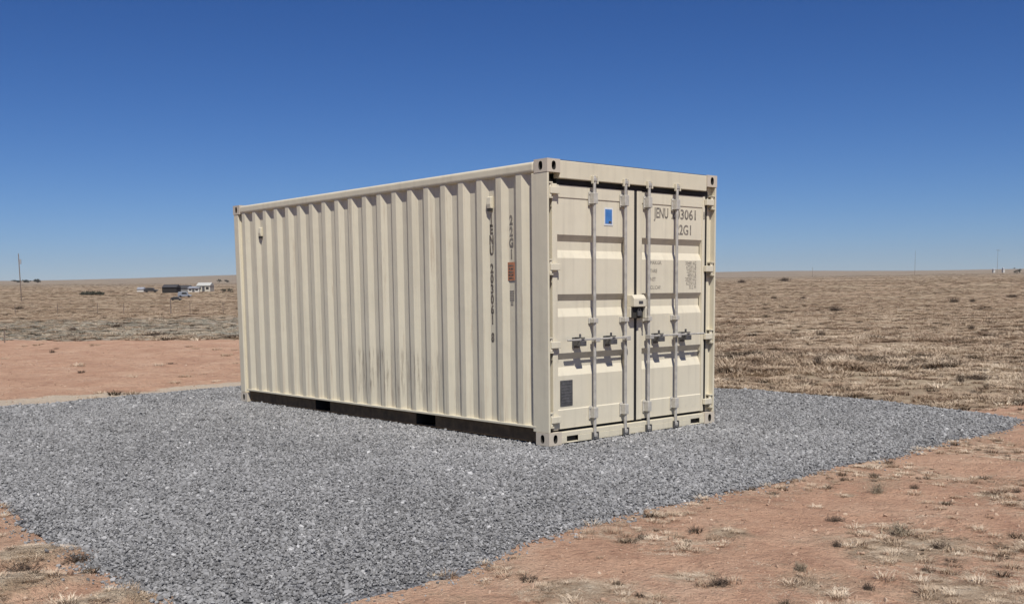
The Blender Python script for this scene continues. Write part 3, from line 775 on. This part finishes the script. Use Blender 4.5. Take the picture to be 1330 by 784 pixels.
# lettering
DG = None
def text_bm(s, size, xs=0.72, align='LEFT', ext=0.0006, bold=0.0):
    c = bpy.data.curves.new('t', 'FONT'); c.body = s; c.size = size; c.extrude = ext; c.align_x = align; c.resolution_u = 3; c.offset = bold
    o = bpy.data.objects.new('t', c); COL.objects.link(o)
    bpy.context.view_layer.update()
    me = bpy.data.meshes.new_from_object(o.evaluated_get(bpy.context.evaluated_depsgraph_get()))
    bpy.data.objects.remove(o); bpy.data.curves.remove(c)
    bm = bmesh.new(); bm.from_mesh(me); bpy.data.meshes.remove(me)
    for v in bm.verts: v.co.x *= xs
    return bm
def door_text(s, x, z, size, mat, parent, xs=0.72, y=YD+0.0045, align='LEFT', name='lettering'):
    bm = text_bm(s, size, xs, align)
    for v in bm.verts: v.co = Vector((x+v.co.x, y-v.co.z, z+v.co.y))
    return mesh_obj(name, bm, mat, parent, (0, 0, 0))
def fit_text(s_, x0, x1, z0, h, mat, parent, y, name='lettering'):
    bm = text_bm(s_, 1.0, 1.0, bold=0.022)
    xs_ = [v.co.x for v in bm.verts]; ys_ = [v.co.y for v in bm.verts]
    ax, bx__, ay, by = min(xs_), max(xs_), max(0, min(ys_)), max(ys_)
    for v in bm.verts: v.co = Vector((x0+(v.co.x-ax)/(bx__-ax)*(x1-x0), y-(0.0006 if v.co.z > 0 else 0), z0+(v.co.y-ay)/(by-ay)*h))
    return mesh_obj(name, bm, mat, parent, (0, 0, 0))
YT = YD+0.0052
fit_text('JENU', 1.500, 1.722, 2.130, 0.100, M['ink'], DR, YT)
fit_text('203061', 1.770, 2.160, 2.130, 0.100, M['ink'], DR, YT)
fit_text('8', 2.268, 2.294, 2.140, 0.080, M['ink'], DR, YD-0.0068)
fit_text('22G1', 1.835, 2.085, 1.975, 0.100, M['ink'], DR, YT)
rows = [('MAX.GR.', '30480 KG'), ('', '67200 LB'), ('TARE', '2200 KG'), ('', '4850 LB'), ('NET', '28280 KG'), ('', '62350 LB'), ('CU.CAP.', '33.2 M')]
zz = 1.672
for i, (l, r_) in enumerate(rows):
    if l: door_text(l, 1.45, zz, 0.050, M['ink_faint'], DR, 0.9)
    door_text(r_, 2.175, zz, 0.050, M['ink_faint'], DR, 0.85, align='RIGHT'); zz -= 0.041
def stacked(s, y0, z, pitch, size, mat, x=0.0405):
    bm = bmesh.new()
    for ch in s:
        if ch == ' ': z -= pitch*0.75; continue
        t = text_bm(ch, size, 0.72, 'CENTER', bold=0.0055)
        for v in t.verts: v.co = Vector((x-v.co.z, y0-v.co.x, z+v.co.y))
        me = bpy.data.meshes.new('t'); t.to_mesh(me); t.free(); bm.from_mesh(me); bpy.data.meshes.remove(me); z -= pitch
    return mesh_obj('lettering', bm, mat, SIDE, (0, 0, 0))
stacked('JENU 203061 8', 0.826, 2.065, 0.098, 0.118, M['ink_dark'])
stacked('22G1', 0.540, 2.040, 0.105, 0.118, M['ink'])
# orange caution label and small print on the side wall
bm = bmesh.new(); bx(bm, 0.034, 0.036, 0.490, 0.592, 1.520, 1.690)
lab = mesh_obj('caution_label', bm, M['orange'], SIDE, (0, 0, 0))
bm = bmesh.new()
for i in range(5):
    z = 1.660-i*0.029
    for a_, b_ in (((0.575, 0.548), (0.540, 0.507)) if i % 2 else ((0.575, 0.527), (0.520, 0.507))): bx(bm, 0.0325, 0.034, b_, a_, z-0.010, z+0.005)
mesh_obj('printing', bm, M['ink_dark'], lab, (0, 0, 0))
bm = bmesh.new()
for i in range(7):
    z = 1.425-i*0.021; w = 0.030 if i < 5 else 0.018
    bx(bm, 0.0395, 0.0408, 0.538-w, 0.538+w, z-0.011, z)
mesh_obj('printing', bm, M['ink'], SIDE, (0, 0, 0))
# vents
for y0, z0 in ((0.826, 2.235), (5.380, 2.195)):
    bm = bmesh.new()
    pts = [(0.041, z0+0.085), (0.012, z0+0.075), (0.004, z0+0.010), (0.010, z0-0.030), (0.041, z0-0.030)]
    L_ = [bm.verts.new((p[0], y0-0.030, p[1])) for p in pts]; R_ = [bm.verts.new((p[0], y0+0.030, p[1])) for p in pts]
    for i in range(5): bm.faces.new((L_[i], L_[(i+1) % 5], R_[(i+1) % 5], R_[i]))
    bm.faces.new(L_); bm.faces.new(R_[::-1]); bmesh.ops.recalc_face_normals(bm, faces=bm.faces[:])
    ve = mesh_obj('vent', bm, M['paint'], SIDE, (0, 0, 0), bevel=0.004, seg=2)
    bm = bmesh.new(); bx(bm, 0.012, 0.040, y0-0.026, y0+0.026, z0-0.055, z0-0.031); mesh_obj('vent_shadow', bm, M['under'], ve, (0, 0, 0))  # near-black block below the cover, painted in as the vent's shadow
# left door: data plate, blue sticker
bm = bmesh.new(); bx(bm, 0.190, 0.352, YD-0.001, YD+0.005, 0.352, 0.590)
pl = mesh_obj('data_plate', bm, M['plate'], DL, (0, 0, 0), bevel=0.002)
bm = bmesh.new()
for i in range(7): bx(bm, 0.205, 0.337-(i % 3)*0.02, YD-0.003, YD-0.001, 0.556-i*0.028, 0.562-i*0.028)
mesh_obj('printing', bm, M['plate_line'], pl, (0, 0, 0))
bm = bmesh.new(); bx(bm, 0.785, 0.905, YD+0.002, YD+0.0048, 2.028, 2.196)
stk = mesh_obj('sticker', bm, M['white'], DL, (0, 0, 0))
bm = bmesh.new(); bx(bm, 0.797, 0.890, YD+0.0005, YD+0.002, 2.045, 2.180); mesh_obj('sticker_field', bm, M['blue'], stk, (0, 0, 0))
bm = bmesh.new(); bx(bm, 0.845, 0.882, YD-0.001, YD+0.0005, 2.052, 2.070); mesh_obj('sticker_mark', bm, M['ink_dark'], stk, (0, 0, 0))

# ------------------------------------------------------------------ scrub one can tell apart
m_twig = simple('scrub_twigs', (0.085, 0.058, 0.038), 0.9, 0, 0.5, 30)
m_sage = simple('grey_scrub', (0.27, 0.215, 0.145), 0.9, 0, 0.4, 30)
def shrub_mesh(seed, w, h, nb, th=0.006):
    r = np.random.default_rng(seed); bm = bmesh.new()
    for i in range(nb):
        a = r.uniform(0, 6.283); el = r.uniform(0.05, 1.4)
        L = r.uniform(0.5, 1.0); d = Vector((math.cos(a)*math.cos(el)*w/2, math.sin(a)*math.cos(el)*w/2, math.sin(el)*h))*L
        b0 = Vector((r.normal()*w*0.19, r.normal()*w*0.13, -0.02)); j = Vector(r.normal(size=3))*w*0.06
        mid = b0+d*0.5+j; t = b0+d+Vector(r.normal(size=3))*w*0.05
        s = Vector(r.normal(size=3)).cross(d).normalized()*th*r.uniform(0.5, 1.3)
        v = [bm.verts.new(p) for p in (b0-s, b0+s, mid+s*0.8, mid-s*0.8, t)]
        bm.faces.new((v[0], v[1], v[2], v[3])); bm.faces.new((v[3], v[2], v[4]))
        for q in range(3):
            p0 = mid.lerp(t, r.uniform(0, 0.9)); p1 = p0+Vector(r.normal(size=3))*w*0.09; p1.z = max(p1.z, 0.0)
            s2 = s*0.9; vv = [bm.verts.new(p) for p in (p0-s2, p0+s2, p1)]; bm.faces.new(vv)
    return bm
right_field = [  # px, py of foot, width px, height px, label
 (963, 367, 12, 5, 'far dark bush near the horizon, closest to the container door end'),
 (1019, 365, 14, 6, 'far dark bush near the horizon, second from the container'),
 (1084, 404, 18, 8, 'round dark bush standing alone in the middle of the right field'),
 (1239, 393, 14, 8, 'dark bush left of its smaller twin, upper right field'),
 (1263, 392, 10, 5, 'small dark bush beside a bigger one, upper right field'),
 (1315, 386, 16, 5, 'wide low dark bush at the right edge of the far field'),
 (1262, 428, 12, 9, 'leaning dark bush halfway down the far right field'),
 (1005, 388, 9, 5, 'little brown bush in the far field, nearer the container than its neighbour'),
 (1043, 388, 10, 4, 'little brown bush in the far field, right of its neighbour'),
 (1065, 437, 18, 12, 'loose brown bush in the middle distance below the lone round bush'),
 (1058, 456, 17, 6, 'flat dark bush just behind the thick scrub clump'),
 (934, 445, 20, 7, 'dark bush touching the edge of the container in view'),
 (1276, 403, 11, 6, 'small dark bush below the twin bushes on the right'),
 (1062, 476, 22, 20, 'thick twiggy scrub clump, tallest in the near right field'),
 (1306, 452, 12, 7, 'dark bush near the right edge halfway up the field'),
 (1151, 494, 8, 7, 'small black stump of scrub just behind the gravel edge'),
 (1268, 493, 44, 10, 'wide brown mat of scrub near the right end of the gravel'),
 (1247, 496, 16, 12, 'upright scrub at the left end of the wide mat'),
 (957, 502, 18, 6, 'dark tuft at the gravel edge closest to the container'),
 (1001, 505, 14, 5, 'dark tuft on the gravel edge, second from the container'),
 (1152, 519, 26, 5, 'dark flat tuft on the far gravel edge, middle of the row'),
]
near_scrub = [
 (1140, 641, 26, 20, 'spindly brown weed standing on the red dirt', 1),
 (1085, 677, 24, 8, 'dark low weed on the red dirt left of the straw patch', 0),
 (1168, 694, 54, 20, 'grey brown weed at the head of the straw patch', 1),
 (1218, 712, 24, 12, 'dark weed at the right end of the straw patch', 0),
 (1086, 711, 12, 6, 'tiny dark weed below the dark low weed', 0),
 (1040, 742, 22, 16, 'upright weed at the left of the lower straw patch', 1),
 (1128, 767, 20, 8, 'dark weed near the bottom edge of the red dirt', 0),
 (935, 762, 36, 8, 'wide dark weed lowest and left on the red dirt', 0),
 (1187, 636, 14, 5, 'little dark weed right of the spindly one', 0),
 (1320, 640, 14, 5, 'dark weed at the far right of the red dirt', 0),
 (30, 741, 62, 10, 'dark low weed below the straw bank at lower left', 0),  # two dark twig clumps along the foot of the bank
 (100, 730, 40, 12, 'dark grass shadowed weed beside the gravel at lower left', 0),
]
left_scrub = [
 (151, 425, 20, 6, 'dark scrub clump in the grey grass, nearest the fence'),
 (205, 437, 30, 9, 'wide dark scrub on the edge of the red road'),
 (68, 458, 10, 6, 'lone dark weed standing on the red road'),
 (26, 402, 12, 6, 'dark scrub at the foot of the utility pole'),
 (95, 430, 14, 7, 'dark scrub clump left of the others in the grey grass'),
]
protos = {}
def place_shrub(px, py, w, h, label, grey, group, seed):
    p, t = hit(px, py); s = t/FPX
    key = (bool(grey), seed % 4, 'far' if t > 40 else 'near')
    if key not in protos:
        bm = shrub_mesh(900+seed, 1.0, 1.0, 170 if t > 40 else 120, 0.014 if t > 40 else 0.012)
        o = mesh_obj('shrub', bm, m_sage if grey else m_twig); protos[key] = o
    else:
        o = protos[key].copy(); COL.objects.link(o)
    o.location = (p[0], p[1], z_at(p[0], p[1])); o.rotation_euler = (0, 0, seed*1.7)
    W = max(0.08, w*s); o.scale = (W, W, max(0.05, h*s*1.1))
    tag(o, label, 'shrub', group)
sd_ = 0
for r in right_field: place_shrub(*r, 0, 'dark bushes scattered over the right field', sd_); sd_ += 1
for r in left_scrub: place_shrub(*r, 0, 'dark scrub left of the container', sd_); sd_ += 1
for r in near_scrub: place_shrub(*r, 'weeds on the bare dirt', sd_); sd_ += 1

# ------------------------------------------------------------------ far things
m_wood = simple('weathered_wood', (0.17, 0.13, 0.10), 0.9, 0, 0.3, 3)
m_wire = simple('wire', (0.10, 0.09, 0.08), 0.6, 0.5)
def tall_pole(px, py, hpx, label, arms=1):
    p, t = hit(px, py); H = hpx*t/FPX; z = z_at(p[0], p[1]); r = 0.13
    e = empty('utility_pole', (p[0], p[1], z), -YAW+0.25); tag(e, label, 'utility pole', 'utility poles across the plain')
    bm = bmesh.new(); tube(bm, (0, 0, -0.3), (0, 0, H), r, r*0.65, 10); mesh_obj('pole', bm, m_wood, e, (0, 0, 0))
    for k in range(arms):
        z1 = H*(0.95-0.10*k); bm = bmesh.new(); bx(bm, -H*0.09, H*0.09, -r-0.09, -r*0.7, z1-0.09, z1+0.09)
        ar = mesh_obj('crossarm', bm, m_wood, e, (0, 0, 0))
        for q in (-0.08, -0.04, 0.04, 0.08):
            bm = bmesh.new(); tube(bm, (H*q, -r-0.02, z1+0.09), (H*q, -r-0.02, z1+0.30), 0.06, 0.04, 8); mesh_obj('insulator', bm, m_wire, ar, (0, 0, 0))
    return e, p, H
e1, p1, H1 = tall_pole(28, 391, 61, 'tall wooden utility pole at the left edge of the plain', 0)
bm = bmesh.new(); tube(bm, (0.30, 0, H1*0.78), (0.30, 0, H1*0.88), 0.20, n=12); mesh_obj('transformer', bm, simple('transformer_paint', (0.3, 0.32, 0.34), 0.5), e1, (0, 0, 0))
tall_pole(1055, 360, 13, 'short faint pole on the horizon nearest the container', 0)
tall_pole(1188, 357, 31, 'thin far pole without top hardware, middle of the right horizon', 0)
tall_pole(1295, 355, 31, 'far utility pole between two small white sheds', 1)

def wall_box(bm, w, d, z0, z1): bx(bm, -w/2, w/2, -d/2, d/2, z0, z1)
def gable(name, px, py, wpx, hpx, wall, roofm, label, cat, doors=True, depth=5.0, ridge=0.35):
    p, t = hit(px, py); s = t/FPX; W, H = wpx*s, hpx*s
    e = empty(name, (p[0], p[1], z_at(p[0], p[1])-0.1), -YAW); tag(e, label, cat)
    bm = bmesh.new(); wall_box(bm, W*0.96, depth, 0, H*(1-ridge)); mesh_obj('wall', bm, wall, e, (0, 0, 0))
    bm = bmesh.new(); z0, z1 = H*(1-ridge)+0.003, H
    v = [bm.verts.new(q) for q in ((-W/2, -depth/2-0.3, z0), (W/2, -depth/2-0.3, z0), (W/2, depth/2+0.3, z0), (-W/2, depth/2+0.3, z0), (-W/2, 0, z1), (W/2, 0, z1))]
    for q in ((0, 1, 5, 4), (2, 3, 4, 5), (0, 4, 3), (1, 2, 5), (0, 3, 2, 1)): bm.faces.new([v[i] for i in q])
    mesh_obj('roof', bm, roofm, e, (0, 0, 0))
    if doors:
        for q in (-0.28, 0.28):
            bm = bmesh.new(); bx(bm, W*q-0.5, W*q+0.5, -depth/2-0.03, -depth/2-0.004, H*0.25, H*0.5); mesh_obj('window', bm, M['dark'], e, (0, 0, 0))
        bm = bmesh.new(); bx(bm, -0.45, 0.45, -depth/2-0.04, -depth/2-0.004, 0.1, min(2.0, H*0.6)); mesh_obj('door', bm, M['plate'], e, (0, 0, 0))
    return e
m_dkwall = simple('dark_siding', (0.018, 0.014, 0.011), 0.9); m_dkroof = simple('dark_roof', (0.045, 0.042, 0.042), 0.8)
m_white = simple('white_siding', (0.52, 0.50, 0.45), 0.7, 0, 0.06); m_groof = simple('grey_metal_roof', (0.33, 0.34, 0.36), 0.5, 0.2, 0.1)
m_tan = simple('tan_siding', (0.42, 0.39, 0.32), 0.8)
gable('barn', 223, 380, 19, 11, m_dkwall, m_dkroof, 'dark brown barn at the centre of the far homestead', 'barn', False)
gable('shed', 240, 379, 17, 9, simple('grey_siding', (0.16, 0.155, 0.15), 0.8), m_dkroof, 'dark grey shed adjoining the dark barn', 'shed', False, ridge=0.45)
gable('house', 267, 378.5, 18, 12, m_tan, simple('pale_roof', (0.42, 0.41, 0.37), 0.7), 'pale house at the right of the far homestead', 'house')
gable('white_trailer', 254, 379, 15, 7.5, m_white, m_groof, 'long white trailer between the shed and the pale house', 'trailer', ridge=0.3)
gable('small_shed', 184, 379, 9, 6.5, m_white, m_groof, 'small white shed at the left end of the far homestead', 'shed', False, ridge=0.4, depth=3)
gable('white_shed', 1290.5, 354, 2.2, 5.5, m_white, m_groof, 'tiny white shed left of the far pole on the right', 'shed', False, ridge=0.3, depth=3)
gable('white_shed', 1303, 354, 2.2, 6.5, m_white, m_groof, 'tiny white shed right of the far pole on the right', 'shed', False, ridge=0.3, depth=3)

def car(px, py, wpx, colr, label, cat, van=False):
    p, t = hit(px, py); L = wpx*t/FPX; k = L/4.6
    e = empty('parked_'+cat, (p[0], p[1], z_at(p[0], p[1])), -YAW+0.2); tag(e, label, cat)
    prof = [(-2.3, 0.35), (2.3, 0.35), (2.3, 0.85), (1.3, 1.0), (0.8, 1.55 if not van else 1.9), (-1.0, 1.6 if not van else 2.0), (-2.1, 1.05 if not van else 1.9), (-2.3, 0.9)]
    bm = bmesh.new(); A = [bm.verts.new((a*k, -0.85*k, b*k)) for a, b in prof]; B = [bm.verts.new((a*k, 0.85*k, b*k)) for a, b in prof]
    for i in range(len(prof)): bm.faces.new((A[i], A[(i+1) % len(prof)], B[(i+1) % len(prof)], B[i]))
    bm.faces.new(A[::-1]); bm.faces.new(B); bmesh.ops.recalc_face_normals(bm, faces=bm.faces[:])
    mesh_obj('body', bm, colr, e, (0, 0, 0), bevel=0.06, seg=2)
    bm = bmesh.new()
    g = [(-0.9, 1.08), (0.95, 1.08), (0.62, 1.45 if not van else 1.75), (-0.85, 1.48 if not van else 1.75)]
    vv = [bm.verts.new((a*k, -0.87*k, b*k)) for a, b in g]; v2 = [bm.verts.new((a*k, -0.85*k, b*k)) for a, b in g]
    for i in range(4): bm.faces.new((vv[i], vv[(i+1) % 4], v2[(i+1) % 4], v2[i]))
    bm.faces.new(vv); bm.faces.new(v2[::-1]); mesh_obj('side_window', bm, M['dark'], e, (0, 0, 0))
    for a in (-1.4, 1.4):
        for b in (-0.8, 0.8):
            bm = bmesh.new(); tube(bm, (a*k, (b-0.1)*k, 0.36*k), (a*k, (b+0.1)*k, 0.36*k), 0.36*k, n=16); mesh_obj('wheel', bm, M['dark'], e, (0, 0, 0))
car(240, 386, 17, simple('pale_blue_paint', (0.20, 0.22, 0.25), 0.4), 'pale blue grey van parked in front of the homestead', 'van', True)
car(229, 390, 14, simple('black_car_paint', (0.03, 0.028, 0.026), 0.35), 'dark car parked just below the pale van', 'car')
car(196, 379.5, 17, simple('dark_car_paint', (0.04, 0.035, 0.03), 0.4), 'dark car parked between the small white shed and the barn', 'car')

# far trees: trunk plus a crown of many leaf faces
m_leaf = simple('dark_foliage', (0.055, 0.055, 0.035), 0.9, 0, 0.4, 2)
def tree(px, py, wpx, hpx, label, group, seed):
    p, t = hit(px, py); s = t/FPX; W, H = wpx*s, hpx*s; r = np.random.default_rng(seed)
    e = empty('tree', (p[0], p[1], z_at(p[0], p[1])-0.1)); tag(e, label, 'tree', group)
    bm = bmesh.new(); tube(bm, (0, 0, 0), (0, 0, H*0.6), W*0.05, W*0.02, 8)
    for q in range(4):
        a = q*1.6; tube(bm, (0, 0, H*(0.25+0.07*q)), (math.cos(a)*W*0.3, math.sin(a)*W*0.3, H*0.65), W*0.02, W*0.008, 6)
    mesh_obj('trunk', bm, m_wood, e, (0, 0, 0))
    bm = bmesh.new(); cl = [(Vector(r.normal(size=3))*Vector((1, 1, 1)).length*0, 0)]
    cents = [Vector((r.uniform(-0.36, 0.36)*W, r.uniform(-0.36, 0.36)*W, H*r.uniform(0.2, 0.8))) for _ in range(11)]
    for c in cents:
        for q in range(46):
            d = Vector(r.normal(size=3)); d = d.normalized()*r.uniform(0.3, 1.0); pp = c+Vector((d.x*W*0.17, d.y*W*0.17, d.z*H*0.15))
            u = Vector(r.normal(size=3)).normalized()*W*0.05; w = Vector(r.normal(size=3)).normalized()*W*0.05
            bm.faces.new([bm.verts.new(x_) for x_ in (pp-u, pp+w, pp+u)])
    mesh_obj('crown', bm, m_leaf, e, (0, 0, 0))
tree(285, 367, 7, 5, 'small far tree above the pale house, left one of a pair', 'small trees behind the homestead', 1)
tree(295, 367, 8, 5, 'small far tree near the container edge, right one of a pair', 'small trees behind the homestead', 2)
tree(289, 380, 9, 7, 'dark tree beside the pale house', 'small trees behind the homestead', 3)
tree(299, 380, 9, 6, 'dark tree between the house group and the container', 'small trees behind the homestead', 4)
tree(1321, 355, 10, 9, 'dark tree on the horizon right of the tiny white sheds', 'far trees', 5)
tree(22, 367, 12, 4, 'low tree on the left horizon, left of the tall pole', 'trees on the left horizon', 6)
tree(36, 367, 12, 4.5, 'low tree on the left horizon, just right of the tall pole', 'trees on the left horizon', 7)
tree(49, 367, 14, 5.5, 'broadest low tree on the left horizon', 'trees on the left horizon', 8)
# dark row of scrub far left: low trees as one hedge of scrub
bm = bmesh.new(); p, t = hit(120, 383); s = t/FPX; r = np.random.default_rng(77)
for i in range(900):
    u = r.uniform(-1, 1); c = Vector((u*15*s, r.normal()*0.6, abs(r.normal())*0.3+r.uniform(0, 2.2)*s*(1-0.5*abs(u))))
    a_ = Vector(r.normal(size=3)).normalized()*0.28; b_ = Vector(r.normal(size=3)).normalized()*0.28
    bm.faces.new([bm.verts.new(q) for q in (c-a_, c+b_, c+a_)])
hd = mesh_obj('hedge', bm, m_leaf, None, (p[0], p[1], z_at(p[0], p[1]))); hd.rotation_euler = (0, 0, -YAW)
tag(hd, 'long low dark hedge on the far plain left of the homestead', 'hedge')

# wire fence across the left plain
fp = [hit(x_, 408.5-0.004*x_)[0] for x_ in (-40, 20, 75, 127, 161, 222, 247, 290, 335)]
fe = empty('wire_fence', (fp[4][0], fp[4][1], z_at(fp[4][0], fp[4][1]))); tag(fe, 'wire fence with thin wooden posts crossing the left plain', 'fence')
fo = fe.location
for i, q in enumerate(fp):
    bm = bmesh.new(); z = z_at(q[0], q[1]); hh = 1.25 if i == 5 else 0.95; rr = 0.055 if i == 5 else 0.028
    tube(bm, (q[0]-fo.x, q[1]-fo.y, z-0.1-fo.z), (q[0]-fo.x+0.02, q[1]-fo.y, z+hh-fo.z), rr, rr*0.9, 8)
    mesh_obj('fence_post', bm, m_wood, fe, (0, 0, 0))
for k in (0.35, 0.62, 0.88):
    bm = bmesh.new(); polytube(bm, [(q[0]-fo.x, q[1]-fo.y, z_at(q[0], q[1])+k-fo.z) for q in fp], 0.004, 5); mesh_obj('wire', bm, m_wire, fe, (0, 0, 0))
p, t = hit(6, 445); bm = bmesh.new(); tube(bm, (0, 0, -0.1), (0.02, 0, 0.42), 0.02, 0.018, 8)
st = mesh_obj('stake', bm, m_wood, None, (p[0], p[1], z_at(p[0], p[1]))); tag(st, 'short thin wooden stake at the edge of the red road, far left', 'stake')

# the thin dust in the air between here and the horizon
bm = bmesh.new(); bx(bm, -4600, 4600, -4600, 4600, -2.5, 175)
hm = bpy.data.materials.new('haze_air'); hm.use_nodes = True; hn = hm.node_tree; hn.nodes.clear()
ho = hn.nodes.new('ShaderNodeOutputMaterial'); pv = hn.nodes.new('ShaderNodeVolumePrincipled')
pv.inputs['Color'].default_value = (0.75, 0.80, 0.86, 1); pv.inputs['Density'].default_value = 0.00006; pv.inputs['Anisotropy'].default_value = 0.2
hn.links.new(pv.outputs[0], ho.inputs['Volume'])
hz = mesh_obj('haze', bm, hm); hz['kind'] = 'stuff'; hz['label'] = 'thin pale dust haze over the far plain'
